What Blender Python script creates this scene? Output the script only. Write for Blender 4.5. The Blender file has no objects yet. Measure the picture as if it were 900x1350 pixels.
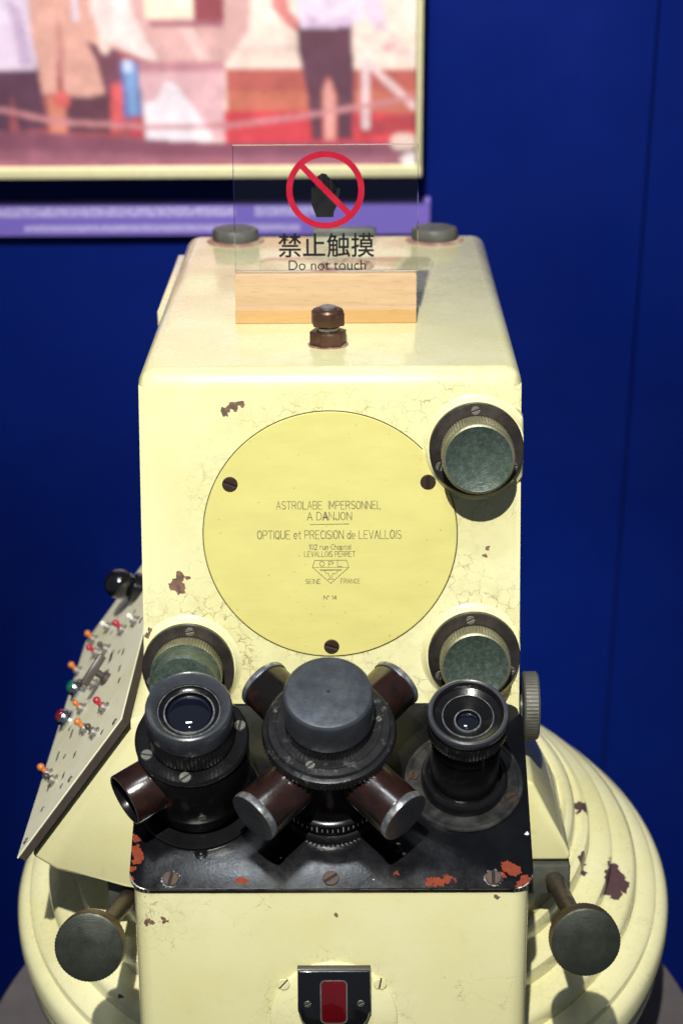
import bpy, bmesh, math, random
import numpy as np
from mathutils import Vector, Matrix
random.seed(7)
R = math.radians
scene = bpy.context.scene
COL = scene.collection

# ------------------------------------------------------------------ camera
def look_matrix(loc, pitch, yaw, roll):
    fw = Vector((-math.sin(yaw)*math.cos(pitch), math.cos(yaw)*math.cos(pitch), -math.sin(pitch)))
    rt = fw.cross(Vector((0, 0, 1))).normalized(); up = rt.cross(fw)
    r2 = rt*math.cos(roll) - up*math.sin(roll); u2 = up*math.cos(roll) + rt*math.sin(roll)
    m = Matrix((r2, u2, -fw)).transposed().to_4x4(); m.translation = loc
    return m
cam = bpy.data.cameras.new('camera'); cam_o = bpy.data.objects.new('camera', cam); COL.objects.link(cam_o)
# the instrument's body reclines 12 degrees on its level base: its parts are drawn in the body's own upright frame BODY
PIVOT = Vector((0.0045, 0.135, -0.457))
BODY = Matrix.Translation(PIVOT) @ Matrix.Rotation(R(-12), 4, 'X') @ Matrix.Translation(-PIVOT)
cam_o.matrix_world = BODY @ look_matrix(Vector((0.0199, -1.2831, 0.3567)), R(19.5), R(0.57), R(0.45))
cam.sensor_fit = 'HORIZONTAL'; cam.sensor_width = 36; cam.lens = 108
cam.clip_start = 0.05; cam.clip_end = 60
cam.dof.use_dof = True; cam.dof.focus_distance = 1.335; cam.dof.aperture_fstop = 11.0
scene.camera = cam_o

# ------------------------------------------------------------------ world and lamps
world = bpy.data.worlds.new('World'); scene.world = world; world.use_nodes = True
bg = world.node_tree.nodes['Background']; bg.inputs[0].default_value = (0.72, 0.82, 1.0, 1); bg.inputs[1].default_value = 0.11

def aim(o, target):
    o.rotation_euler = (Vector(target) - o.location).to_track_quat('-Z', 'Y').to_euler()
key = bpy.data.lights.new('gallery_spotlight', 'SPOT'); key.energy = 700; key.color = (1.0, 0.98, 0.91)
key.spot_size = R(18); key.spot_blend = 0.9; key.shadow_soft_size = 0.022
key_o = bpy.data.objects.new('gallery_spotlight', key); COL.objects.link(key_o)
key_o.location = (-0.17, -1.85, 2.75); aim(key_o, (0.01, 0.05, -0.10))
soft = bpy.data.lights.new('added_strip_light', 'AREA'); soft.shape = 'RECTANGLE'; soft.size = 0.50; soft.size_y = 0.09  # added strip, no known fixture: makes the top-edge streak and some fill
soft.energy = 15; soft.color = (0.86, 0.93, 1.0)
soft_o = bpy.data.objects.new('added_strip_light', soft); COL.objects.link(soft_o)
soft_o.location = (-0.24, -0.62, 2.35); aim(soft_o, (-0.24, 0.0, -0.2))

pict = bpy.data.lights.new('added_picture_spot', 'SPOT'); pict.energy = 760; pict.color = (1.0, 0.95, 0.93); pict.spot_size = R(30); pict.spot_blend = 1.0; pict.shadow_soft_size = 0.08  # added spot without a known fixture, brightens the print and upper wall
pict_o = bpy.data.objects.new('added_picture_spot', pict); COL.objects.link(pict_o)
pict_o.location = (-0.25, -0.90, 2.6); aim(pict_o, (-0.02, 1.14, 0.10))
vs = scene.view_settings; vs.view_transform = 'Standard'; vs.look = 'None'; vs.gamma = 1; vs.use_curve_mapping = False; vs.exposure = 0.12
scene.render.engine = 'CYCLES'
scene.cycles.max_bounces = 8

# ------------------------------------------------------------------ material helpers
class NT:
    def __init__(s, name):
        s.m = bpy.data.materials.new(name); s.m.use_nodes = True
        s.t = s.m.node_tree; s.b = s.t.nodes['Principled BSDF']
    def n(s, typ, ins=None, **kw):
        nd = s.t.nodes.new(typ)
        for k, v in kw.items(): setattr(nd, k, v)
        for k, v in (ins or {}).items(): s.put(nd.inputs[k], v)
        return nd
    def put(s, sock, v):
        if isinstance(v, bpy.types.NodeSocket): s.t.links.new(v, sock)
        else:
            if isinstance(v, (tuple, list)) and len(v) == 3 and sock.type == 'RGBA': v = (*v, 1)
            sock.default_value = v
    def set(s, **kw):
        for k, v in kw.items(): s.put(s.b.inputs[k.replace('_', ' ')], v)
        return s
    def coord(s): return s.n('ShaderNodeTexCoord').outputs['Object']
    def noise(s, vec, scale, detail=3, rough=0.55, out='Fac'):
        return s.n('ShaderNodeTexNoise', {'Vector': vec, 'Scale': scale, 'Detail': detail, 'Roughness': rough}).outputs[out]
    def math(s, op, a, b=0.0, c=0.0, clamp=False):
        nd = s.n('ShaderNodeMath', {0: a, 1: b, 2: c}, operation=op); nd.use_clamp = clamp
        return nd.outputs[0]
    def vmath(s, op, a, b=(0, 0, 0)):
        nd = s.n('ShaderNodeVectorMath', {0: a, 1: b}, operation=op)
        return nd.outputs['Value'] if op in ('DISTANCE', 'LENGTH') else nd.outputs[0]
    def scale(s, a, k):
        nd = s.n('ShaderNodeVectorMath', {0: a, 3: k}, operation='SCALE'); return nd.outputs[0]
    def ramp(s, v, lo, hi, a=0.0, b=1.0):
        nd = s.n('ShaderNodeMapRange', {'Value': v, 'From Min': lo, 'From Max': hi, 'To Min': a, 'To Max': b}); nd.clamp = True
        return nd.outputs[0]
    def mix(s, f, a, b):
        nd = s.t.nodes.new('ShaderNodeMix'); nd.data_type = 'RGBA'
        s.put(nd.inputs[0], f); s.put(nd.inputs[6], a); s.put(nd.inputs[7], b)
        return nd.outputs[2]
    def bump(s, h, strength=0.3, dist=0.001, normal=None):
        ins = {'Height': h, 'Strength': strength, 'Distance': dist}
        if normal: ins['Normal'] = normal
        return s.n('ShaderNodeBump', ins).outputs[0]
    def chips(s, vec, spots, cell=350.0, amp=0.004):
        """ragged flaked spots: (x, y, z, radius) measured from voronoi cell centres so that the edges break in flakes"""
        ns = s.noise(vec, 220, 2, 0.6, 'Color')
        v = s.vmath('ADD', vec, s.scale(s.vmath('SUBTRACT', ns, (0.5, 0.5, 0.5)), amp))
        vo = s.n('ShaderNodeTexVoronoi', {'Vector': v, 'Scale': cell, 'Randomness': 1.0}).outputs['Position']
        out = None
        for x, y, z, r in spots:
            d = s.math('SUBTRACT', r, s.vmath('DISTANCE', vo, (x, y, z)))
            out = d if out is None else s.math('MAXIMUM', out, d)
        return s.math('GREATER_THAN', out, 0.0)

def paint_material(name, base, spots=(), crack=True, rings=(), rough=0.27, chipcol=(0.22, 0.112, 0.068), cell=430.0, coat=0.7):
    t = NT(name); c = t.coord()
    big = t.noise(c, 9, 4, 0.6); mid = t.noise(c, 45, 4, 0.65)
    col = t.mix(t.ramp(big, 0.35, 0.7), tuple(v*k for v, k in zip(base, (1.02, 1.02, 1.10))), tuple(v*k for v, k in zip(base, (0.93, 0.91, 0.80))))
    scr = t.ramp(t.noise(t.vmath('MULTIPLY', t.vmath('ADD', c, t.scale(t.noise(c, 6, 2, 0.5, 'Color'), 0.05)), (38, 38, 900)), 1.0, 2, 0.5), 0.70, 0.76, 0, 0.16)
    col = t.mix(scr, col, (0.34, 0.30, 0.17))
    col = t.mix(t.ramp(mid, 0.62, 0.8, 0, 0.22), col, (0.42, 0.37, 0.19))
    speck = t.ramp(t.noise(c, 700, 1, 0.5), 0.77, 0.80)
    col = t.mix(t.math('MULTIPLY', speck, t.ramp(t.noise(c, 30, 2), 0.5, 0.65, 0, 0.6)), col, (0.12, 0.09, 0.04))
    h = t.math('MULTIPLY', t.noise(c, 55, 2), 0.45)
    if crack:
        wob = t.vmath('ADD', c, t.scale(t.vmath('SUBTRACT', t.noise(c, 160, 2, 0.6, 'Color'), (0.5, 0.5, 0.5)), 0.008))
        def lines(sc, w):
            e = t.n('ShaderNodeTexVoronoi', {'Vector': wob, 'Scale': sc}, feature='DISTANCE_TO_EDGE').outputs['Distance']
            return t.ramp(e, 0.0, w, 1.0, 0.0)
        l1 = lines(120, 0.045); l2 = lines(44, 0.014)
        near = None
        for x, y, z, r0, r1, k in rings:           # craze rings: strongest at r0, gone at r1
            d = t.vmath('DISTANCE', c, (x, y, z))
            m = t.math('MULTIPLY', t.ramp(d, r0, r1, k, 0.0), 1.0)
            near = m if near is None else t.math('MAXIMUM', near, m)
        patch = t.ramp(t.noise(c, 22, 3, 0.6), 0.38, 0.52)
        patch2 = t.ramp(t.noise(t.vmath('ADD', c, (3.1, 1.7, 0.4)), 14, 2, 0.6), 0.56, 0.66, 0, 0.55)
        if near is not None: patch = t.math('MULTIPLY', patch, near)
        else: patch = t.math('MULTIPLY', patch, 0.25)
        breakup = t.ramp(t.noise(c, 200, 2), 0.36, 0.50)
        m = t.math('MAXIMUM', t.math('MULTIPLY', t.math('MULTIPLY', l1, patch), breakup), t.math('MULTIPLY', t.math('MULTIPLY', l2, patch2), breakup))
        if near is not None:
            dirt = t.math('MULTIPLY', near, t.ramp(t.noise(c, 85, 5, 0.7), 0.45, 0.72, 0, 0.42))
            col = t.mix(dirt, col, (0.40, 0.345, 0.15))
        m = t.math('MULTIPLY', m, t.ramp(t.noise(c, 70, 2), 0.35, 0.62, 0.30, 1.0), clamp=True)
        col = t.mix(m, col, (0.135, 0.105, 0.05))
        h = t.math('SUBTRACT', h, m)
    r = t.ramp(mid, 0.3, 0.8, rough*0.85, rough*1.35)
    if spots:
        ch = t.chips(c, spots, cell)
        chc = t.mix(t.ramp(t.noise(c, 240, 3), 0.42, 0.60), chipcol, tuple(v*0.4+0.02 for v in chipcol))
        col = t.mix(ch, col, chc); h = t.math('SUBTRACT', h, t.math('MULTIPLY', ch, 2.5))
        r = t.math('MAXIMUM', r, t.math('MULTIPLY', ch, 0.75))
    t.set(Base_Color=col, Roughness=r, Normal=t.bump(h, 0.18, 0.0005))
    t.b.inputs['Coat Weight'].default_value = coat; t.b.inputs['Coat Roughness'].default_value = 0.06
    return t.m

def worn_material(name, base, worn, rough=0.4, metal=0.0, wear=(0.58, 0.66), wscale=60, wmetal=0.0, bump=0.15, spots=(), chipcol=(0.26, 0.045, 0.018), cell=620.0, fine=500, streak=None, amp=0.004, turn=0.0):
    """dark enamel or metal with patches, fine specks and optional chips"""
    t = NT(name); c = t.coord()
    cc = c if streak is None else t.vmath('MULTIPLY', c, streak)
    w = t.ramp(t.noise(cc, wscale, 5, 0.68), *wear)
    mot = t.noise(c, 28, 4, 0.65)
    col = t.mix(t.ramp(mot, 0.3, 0.75), base, tuple(min(1, v*1.7+0.0005) for v in base))
    col = t.mix(w, col, worn)
    sp = t.ramp(t.noise(c, fine, 2, 0.5), 0.71, 0.76, 0, 0.45)
    col = t.mix(sp, col, tuple(min(1, v*2.6+0.006) for v in base))
    r = t.ramp(t.noise(c, 75, 4, 0.7), 0.3, 0.75, rough*0.7, rough*1.45)
    h = t.math('ADD', t.noise(c, fine, 3), t.math('MULTIPLY', w, -0.6))
    if turn:
        sp3 = t.n('ShaderNodeSeparateXYZ', {0: c}); rad = t.math('SQRT', t.math('ADD', t.math('MULTIPLY', sp3.outputs[0], sp3.outputs[0]), t.math('MULTIPLY', sp3.outputs[1], sp3.outputs[1])))
        rg = t.n('ShaderNodeTexNoise', {'W': rad, 'Scale': 1500.0, 'Detail': 3.0}, noise_dimensions='1D').outputs['Fac']
        col = t.mix(t.ramp(rg, 0.35, 0.7, 0.0, turn), col, tuple(v*0.35 for v in base)); h = t.math('ADD', h, t.math('MULTIPLY', rg, 2.0*turn))
    mt = t.math('ADD', metal, t.math('MULTIPLY', w, wmetal-metal))
    if spots:
        ch = t.chips(c, spots, cell, amp)
        col = t.mix(ch, col, t.mix(t.noise(c, 260, 3), chipcol, tuple(v*0.45 for v in chipcol)))
        r = t.math('MAXIMUM', r, t.math('MULTIPLY', ch, 0.8)); h = t.math('SUBTRACT', h, t.math('MULTIPLY', ch, 2.0))
    t.set(Base_Color=col, Roughness=r, Metallic=mt, Normal=t.bump(h, bump, 0.0004))
    if max(base) < 0.008: t.b.inputs['Specular IOR Level'].default_value = 0.24 if max(base) < 0.005 else 0.36
    return t.m

def plain(name, col, rough=0.5, metal=0.0, **kw):
    t = NT(name); c = t.coord(); n = t.noise(c, 90, 4, 0.6)
    t.set(Base_Color=t.mix(n, tuple(v*0.85 for v in col), tuple(min(1, v*1.12) for v in col)), Roughness=t.ramp(n, 0.3, 0.7, rough*0.8, rough*1.2), Metallic=metal)
    for k, v in kw.items(): t.b.inputs[k.replace('_', ' ')].default_value = v
    return t.m

M = {}
CREAM = (0.735, 0.705, 0.385)
face_spots = [(-0.0685, -0.0022, -0.0268, 0.0030), (-0.0625, -0.0019, -0.0232, 0.0034), (-0.0585, -0.0019, -0.0225, 0.0024),
              (-0.1000, -0.0122, -0.1390, 0.0032), (-0.1030, -0.0125, -0.1435, 0.0042), (-0.1010, -0.0125, -0.1475, 0.0034), (-0.107, -0.0128, -0.146, 0.0018), (-0.096, -0.0122, -0.139, 0.0020),
              (0.1026, -0.0107, -0.1205, 0.0026), (0.1018, -0.0107, -0.1245, 0.0022),
              (-0.1162, -0.1440, -0.3236, 0.0022), (-0.1060, -0.1440, -0.3220, 0.0020), (-0.1115, -0.1440, -0.318, 0.0016), (-0.121, -0.018, -0.178, 0.004),
              (0.003, -0.1440, -0.318, 0.0014), (0.104, -0.1440, -0.3062, 0.0018), (-0.118, -0.1440, -0.306, 0.0018)]
face_rings = [(0, -0.0097, -0.1107, 0.085, 0.112, 0.62), (0.0959, -0.0045, -0.0517, 0.034, 0.066, 1.0), (0.0953, -0.0169, -0.1932, 0.034, 0.072, 1.0),
              (-0.0963, -0.0177, -0.2021, 0.036, 0.068, 1.0), (0, -0.144, -0.394, 0.042, 0.056, 0.6), (-0.11, -0.144, -0.32, 0.008, 0.035, 0.8)]
BASE_CHIPS = [(0.206, -0.040, 0.050, 0.011), (0.202, -0.056, 0.052, 0.011), (0.207, -0.049, 0.045, 0.009), (0.184, 0.0, 0.078, 0.008), (0.181, -0.057, 0.072, 0.008), (0.2515, -0.025, 0.002, 0.005), (0.2515, -0.030, -0.004, 0.004), (0.240, 0.088, 0.020, 0.006), (-0.16, -0.165, 0.044, 0.005)]
M['paint'] = paint_material('cream_enamel', CREAM, face_spots, True, face_rings)
M['paint_boss'] = paint_material('cream_enamel_boss', CREAM, (), True)
M['paint_plain'] = paint_material('cream_enamel_plain', CREAM, (), False)
M['paint_base'] = paint_material('cream_enamel_base', (0.72, 0.69, 0.40), BASE_CHIPS, True, (), 0.25, (0.085, 0.032, 0.035), 230.0)
M['black'] = worn_material('black_enamel_plate', (0.0028, 0.0029, 0.0040), (0.007, 0.0074, 0.0095), 0.20, 0, (0.5, 0.8), 35, 0, 0.10,
    [(-0.1245, -0.118, 0, 0.0040), (-0.1255, -0.108, 0, 0.0028), (-0.1235, -0.124, 0, 0.0030), (-0.1260, -0.131, 0, 0.0026), (-0.1262, -0.138, 0, 0.0022), (-0.126, -0.098, 0, 0.0015),
     (-0.058, -0.1400, 0, 0.0024), (-0.0545, -0.1400, 0, 0.0020), (-0.062, -0.1425, 0, 0.0008),
     (0.0630, -0.1408, 0, 0.0030), (0.0680, -0.1410, 0, 0.0034), (0.0735, -0.1385, 0, 0.0028), (0.0775, -0.1400, 0, 0.0016), (0.041, -0.1345, 0, 0.0018),
     (0.1120, -0.1300, 0, 0.0044), (0.1165, -0.1330, 0, 0.0042), (0.1080, -0.1360, 0, 0.0022), (0.1225, -0.1405, 0, 0.0040), (0.119, -0.1435, 0, 0.0024)], amp=0.006)
M['worn_edge'] = worn_material('worn_plate_edge', (0.02, 0.02, 0.02), (0.55, 0.54, 0.5), 0.4, 0.2, (0.40, 0.52), 90, 0.9, 0.2)
M['bare'] = worn_material('bare_metal_patch', (0.55, 0.55, 0.53), (0.2, 0.2, 0.2), 0.5, 0.3, (0.55, 0.7), 300, 0.3)
M['bare_dull'] = worn_material('dull_bare_patch', (0.30, 0.30, 0.285), (0.012, 0.012, 0.013), 0.5, 0.3, (0.40, 0.52), 260, 0.0)
M['black_metal'] = worn_material('black_lacquered_metal', (0.0045, 0.0045, 0.0052), (0.030, 0.028, 0.027), 0.20, 0.0, (0.60, 0.72), 120, 0.5, 0.12)
M['black_dusty'] = worn_material('dusty_black_flange', (0.007, 0.007, 0.0075), (0.036, 0.035, 0.031), 0.36, 0, (0.45, 0.7), 70, 0.0, 0.2)
M['knurl'] = worn_material('black_knurled_metal', (0.016, 0.016, 0.0175), (0.17, 0.17, 0.17), 0.30, 0.45, (0.56, 0.72), 140, 0.6, 0.15)
M['brown'] = worn_material('worn_brown_lacquer', (0.015, 0.0062, 0.0045), (0.005, 0.0040, 0.0040), 0.20, 0.0, (0.46, 0.64), 38, 0.0, 0.12)
M['brown_dark'] = worn_material('worn_dark_lacquer', (0.006, 0.0048, 0.005), (0.034, 0.011, 0.008), 0.20, 0.0, (0.52, 0.66), 40, 0.0, 0.12)
M['slate'] = worn_material('slate_grey_cap', (0.092, 0.103, 0.122), (0.135, 0.146, 0.16), 0.33, 0.75, (0.40, 0.75), 120, 0.7, 0.10, turn=0.35)
M['rubber'] = worn_material('grey_black_eyecup', (0.028, 0.031, 0.038), (0.070, 0.077, 0.092), 0.27, 0.0, (0.50, 0.8), 60, 0.0, 0.15)
M['slate_worn'] = worn_material('slate_worn_rim', (0.08, 0.088, 0.097), (0.34, 0.34, 0.33), 0.4, 0.4, (0.50, 0.62), 160, 0.7, 0.12)
M['patina'] = worn_material('green_patina_brass', (0.038, 0.058, 0.046), (0.105, 0.138, 0.110), 0.46, 0.4, (0.42, 0.70), 330, 0.3, 0.3, fine=700, turn=0.3)
M['patina_light'] = worn_material('knurled_worn_brass', (0.17, 0.165, 0.10), (0.33, 0.31, 0.2), 0.42, 0.6, (0.42, 0.62), 90, 0.75, 0.2)
M['bronze'] = worn_material('dark_bronze_flange', (0.035, 0.030, 0.027), (0.11, 0.095, 0.08), 0.34, 0.7, (0.45, 0.75), 45, 0.8, 0.1, streak=(1, 1, 0.3))
M['steel'] = worn_material('dull_steel_rim', (0.35, 0.34, 0.31), (0.12, 0.11, 0.10), 0.38, 0.85, (0.5, 0.65), 120, 0.7, 0.15)
M['screw'] = worn_material('brown_oxidised_screw', (0.085, 0.055, 0.042), (0.16, 0.12, 0.10), 0.42, 0.7, (0.45, 0.65), 300, 0.8, 0.25)
M['screw_steel'] = worn_material('grey_steel_screw', (0.14, 0.14, 0.125), (0.3, 0.29, 0.25), 0.4, 0.8, (0.5, 0.65), 300, 0.8, 0.25)
M['screw_dark'] = worn_material('dark_brown_screw', (0.035, 0.021, 0.015), (0.08, 0.05, 0.038), 0.45, 0.6, (0.45, 0.65), 300, 0.8, 0.3)
M['rust_nut'] = worn_material('brown_rusty_nut', (0.075, 0.038, 0.024), (0.20, 0.15, 0.12), 0.42, 0.6, (0.56, 0.68), 160, 0.85, 0.35)
M['void'] = plain('dark_recess', (0.004, 0.004, 0.004), 0.7)
M['seam'] = plain('dark_seam', (0.06, 0.045, 0.018), 0.8)  # flat dark brown for the seam ring, screw seats, slots and marks
M['ink'] = worn_material('engraved_black_fill', (0.09, 0.085, 0.05), (0.26, 0.235, 0.10), 0.6, 0, (0.45, 0.62), 420)
M['lens'] = plain('coated_lens_glass', (0.004, 0.005, 0.010), 0.03, 0.0, Coat_Weight=1.0, Coat_Roughness=0.02)
M['lens'].node_tree.nodes['Principled BSDF'].inputs['IOR'].default_value = 1.7

t = NT('yellow_brass_nameplate'); c = t.coord()
br = t.noise(t.vmath('MULTIPLY', c, (14, 260, 1)), 1.0, 5, 0.7); cl = t.noise(t.vmath('MULTIPLY', c, (22, 60, 1)), 1, 4, 0.6)
col = t.mix(t.ramp(cl, 0.3, 0.72), (0.765, 0.70, 0.245), (0.69, 0.625, 0.215))
col = t.mix(t.ramp(br, 0.56, 0.75, 0, 0.16), col, (0.50, 0.44, 0.14))
col = t.mix(t.math('MULTIPLY', t.ramp(t.noise(c, 420, 1, 0.4), 0.76, 0.80), 0.45), col, (0.2, 0.16, 0.06))
t.set(Base_Color=col, Roughness=t.ramp(br, 0.3, 0.7, 0.34, 0.46), Metallic=0.18, Normal=t.bump(br, 0.06, 0.0004)); M['brass'] = t.m

# ------------------------------------------------------------------ mesh helpers
WM = {}
CUR = Matrix.Identity(4)                         # frame that new parts are placed in
def tag(o, label=None, cat=None, group=None, kind=None):
    if label: o['label'] = label
    if cat: o['category'] = cat
    if group: o['group'] = group
    if kind: o['kind'] = kind
    return o
def finish(me, smooth=35):
    me.polygons.foreach_set('use_smooth', [True]*len(me.polygons)); me.set_sharp_from_angle(angle=R(smooth)); me.update()
def link(name, me, parent=None, mw=None):
    o = bpy.data.objects.new(name, me); COL.objects.link(o)
    mw = CUR @ (mw or Matrix.Identity(4)); WM[o] = mw
    if parent is not None:
        o.parent = parent; o.matrix_parent_inverse = WM[parent].inverted()
    o.matrix_basis = mw
    return o
def obj(name, bm, mats, parent=None, mw=None, smooth=35):
    me = bpy.data.meshes.new(name); bmesh.ops.recalc_face_normals(bm, faces=bm.faces); bm.to_mesh(me); bm.free()
    for m in (mats if isinstance(mats, (list, tuple)) else [mats]): me.materials.append(M[m] if isinstance(m, str) else m)
    finish(me, smooth)
    return link(name, me, parent, mw)
def empty(name, loc):
    return link(name, None, None, Matrix.Translation(loc))
def frame(o, x, y, z):
    m = Matrix((Vector(x), Vector(y), Vector(z))).transposed().to_4x4(); m.translation = Vector(o); return m
def axis_frame(o, z, hint=(0, 0, 1)):
    z = Vector(z).normalized(); x = Vector(hint).cross(z)
    if x.length < 1e-4: x = Vector((1, 0, 0)).cross(z)
    x.normalize(); return frame(o, x, z.cross(x), z)
T = Matrix.Translation
def rz(a): return Matrix.Rotation(a, 4, 'Z')

def lathe(prof, segs=64, bm=None, teeth=0, mat=0, mw=None):
    """prof: (r, z[, depth of knurl[, material]]) ; teeth > 0 alternates the radius of knurled rings"""
    bm = bm or bmesh.new(); n = teeth*2 if teeth else segs
    rings = []
    for p in prof:
        r, z = p[0], p[1]; k = p[2] if len(p) > 2 else 0
        if r <= 1e-6: rings.append([bm.verts.new((0, 0, z))]); continue
        rings.append([bm.verts.new(((r-(k if i % 2 else 0))*math.cos(2*math.pi*i/n), (r-(k if i % 2 else 0))*math.sin(2*math.pi*i/n), z)) for i in range(n)])
    vs_ = [v for rg in rings for v in rg]
    for j in range(len(rings)-1):
        a, b = rings[j], rings[j+1]; mi = prof[j+1][3] if len(prof[j+1]) > 3 else mat
        if len(a) == 1 and len(b) == 1: continue
        for i in range(n):
            i2 = (i+1) % n
            if len(a) == 1: f = bm.faces.new((a[0], b[i], b[i2]))
            elif len(b) == 1: f = bm.faces.new((a[i2], a[i], b[0]))
            else: f = bm.faces.new((a[i], a[i2], b[i2], b[i]))
            f.material_index = mi
    if mw is not None:
        for v in vs_: v.co = mw @ v.co
    return bm
def prism(poly, z0, z1, bm=None, bev=0, seg=3, bevmat=-1, mat=0, top_only=False):
    """extrude a polygon in xy between z0 and z1"""
    own = bm is None; b = bmesh.new()
    lo = [b.verts.new((x, y, z0)) for x, y in poly]; hi = [b.verts.new((x, y, z1)) for x, y in poly]
    n = len(poly); b.faces.new(lo[::-1]); b.faces.new(hi)
    for i in range(n): b.faces.new((lo[i], lo[(i+1) % n], hi[(i+1) % n], hi[i]))
    for f in b.faces: f.material_index = mat
    if bev:
        es = [e for e in b.edges if (not top_only) or all(abs(v.co.z-z1) < 1e-7 for v in e.verts)]
        bmesh.ops.bevel(b, geom=es, offset=bev, segments=seg, affect='EDGES', profile=0.5, material=bevmat, clamp_overlap=True)
    if own: return b
    me = bpy.data.meshes.new('tmp'); b.to_mesh(me); b.free(); bm.from_mesh(me); bpy.data.meshes.remove(me); return bm
def rrect(x0, x1, y0, y1, r, n=6):
    pts = []
    for cx, cy, a in ((x1-r, y1-r, 0), (x0+r, y1-r, 90), (x0+r, y0+r, 180), (x1-r, y0+r, 270)):
        for i in range(n+1):
            t_ = R(a+90*i/n); pts.append((cx+r*math.cos(t_), cy+r*math.sin(t_)))
    return pts
def boxbm(x0, x1, y0, y1, z0, z1, bev=0.0, seg=2, bm=None, mat=0):
    return prism([(x0, y0), (x1, y0), (x1, y1), (x0, y1)], z0, z1, bm, bev, seg, mat=mat)
def screw_mesh(r, h, slot, name='screw', mats=('screw', 'void')):
    bm = bmesh.new()
    for s in (1, -1):
        a0 = math.asin(slot/2/r); pts = []
        for i in range(13):
            a = a0+(math.pi-2*a0)*i/12; pts.append((r*math.cos(a), s*r*math.sin(a)))
        if s < 0: pts = pts[::-1]
        prism(pts, 0, h, bm, 0.08*r, 1)
    lathe([(r*0.99, 0), (r*0.99, h*0.35), (0, h*0.35)], 20, bm, mat=1)
    me = bpy.data.meshes.new(name); bmesh.ops.recalc_face_normals(bm, faces=bm.faces); bm.to_mesh(me); bm.free()
    for m in mats: me.materials.append(M[m])
    finish(me, 35); return me
SC = {k: screw_mesh(1.0, h, 0.26, 'screw_'+k, m) for k, h, m in (('flat', 0.25, ('screw', 'void')), ('dark', 0.22, ('screw_dark', 'bronze')), ('steel', 0.35, ('screw_steel', 'void')), ('cream', 0.3, ('paint_plain', 'seam')))}
def screw(parent, fr, u, v, h, r, ang, kind='flat', name='screw'):
    return link(name, SC[kind], parent, fr @ T((u, v, h)) @ rz(R(ang)) @ Matrix.Scale(r, 4))

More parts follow.
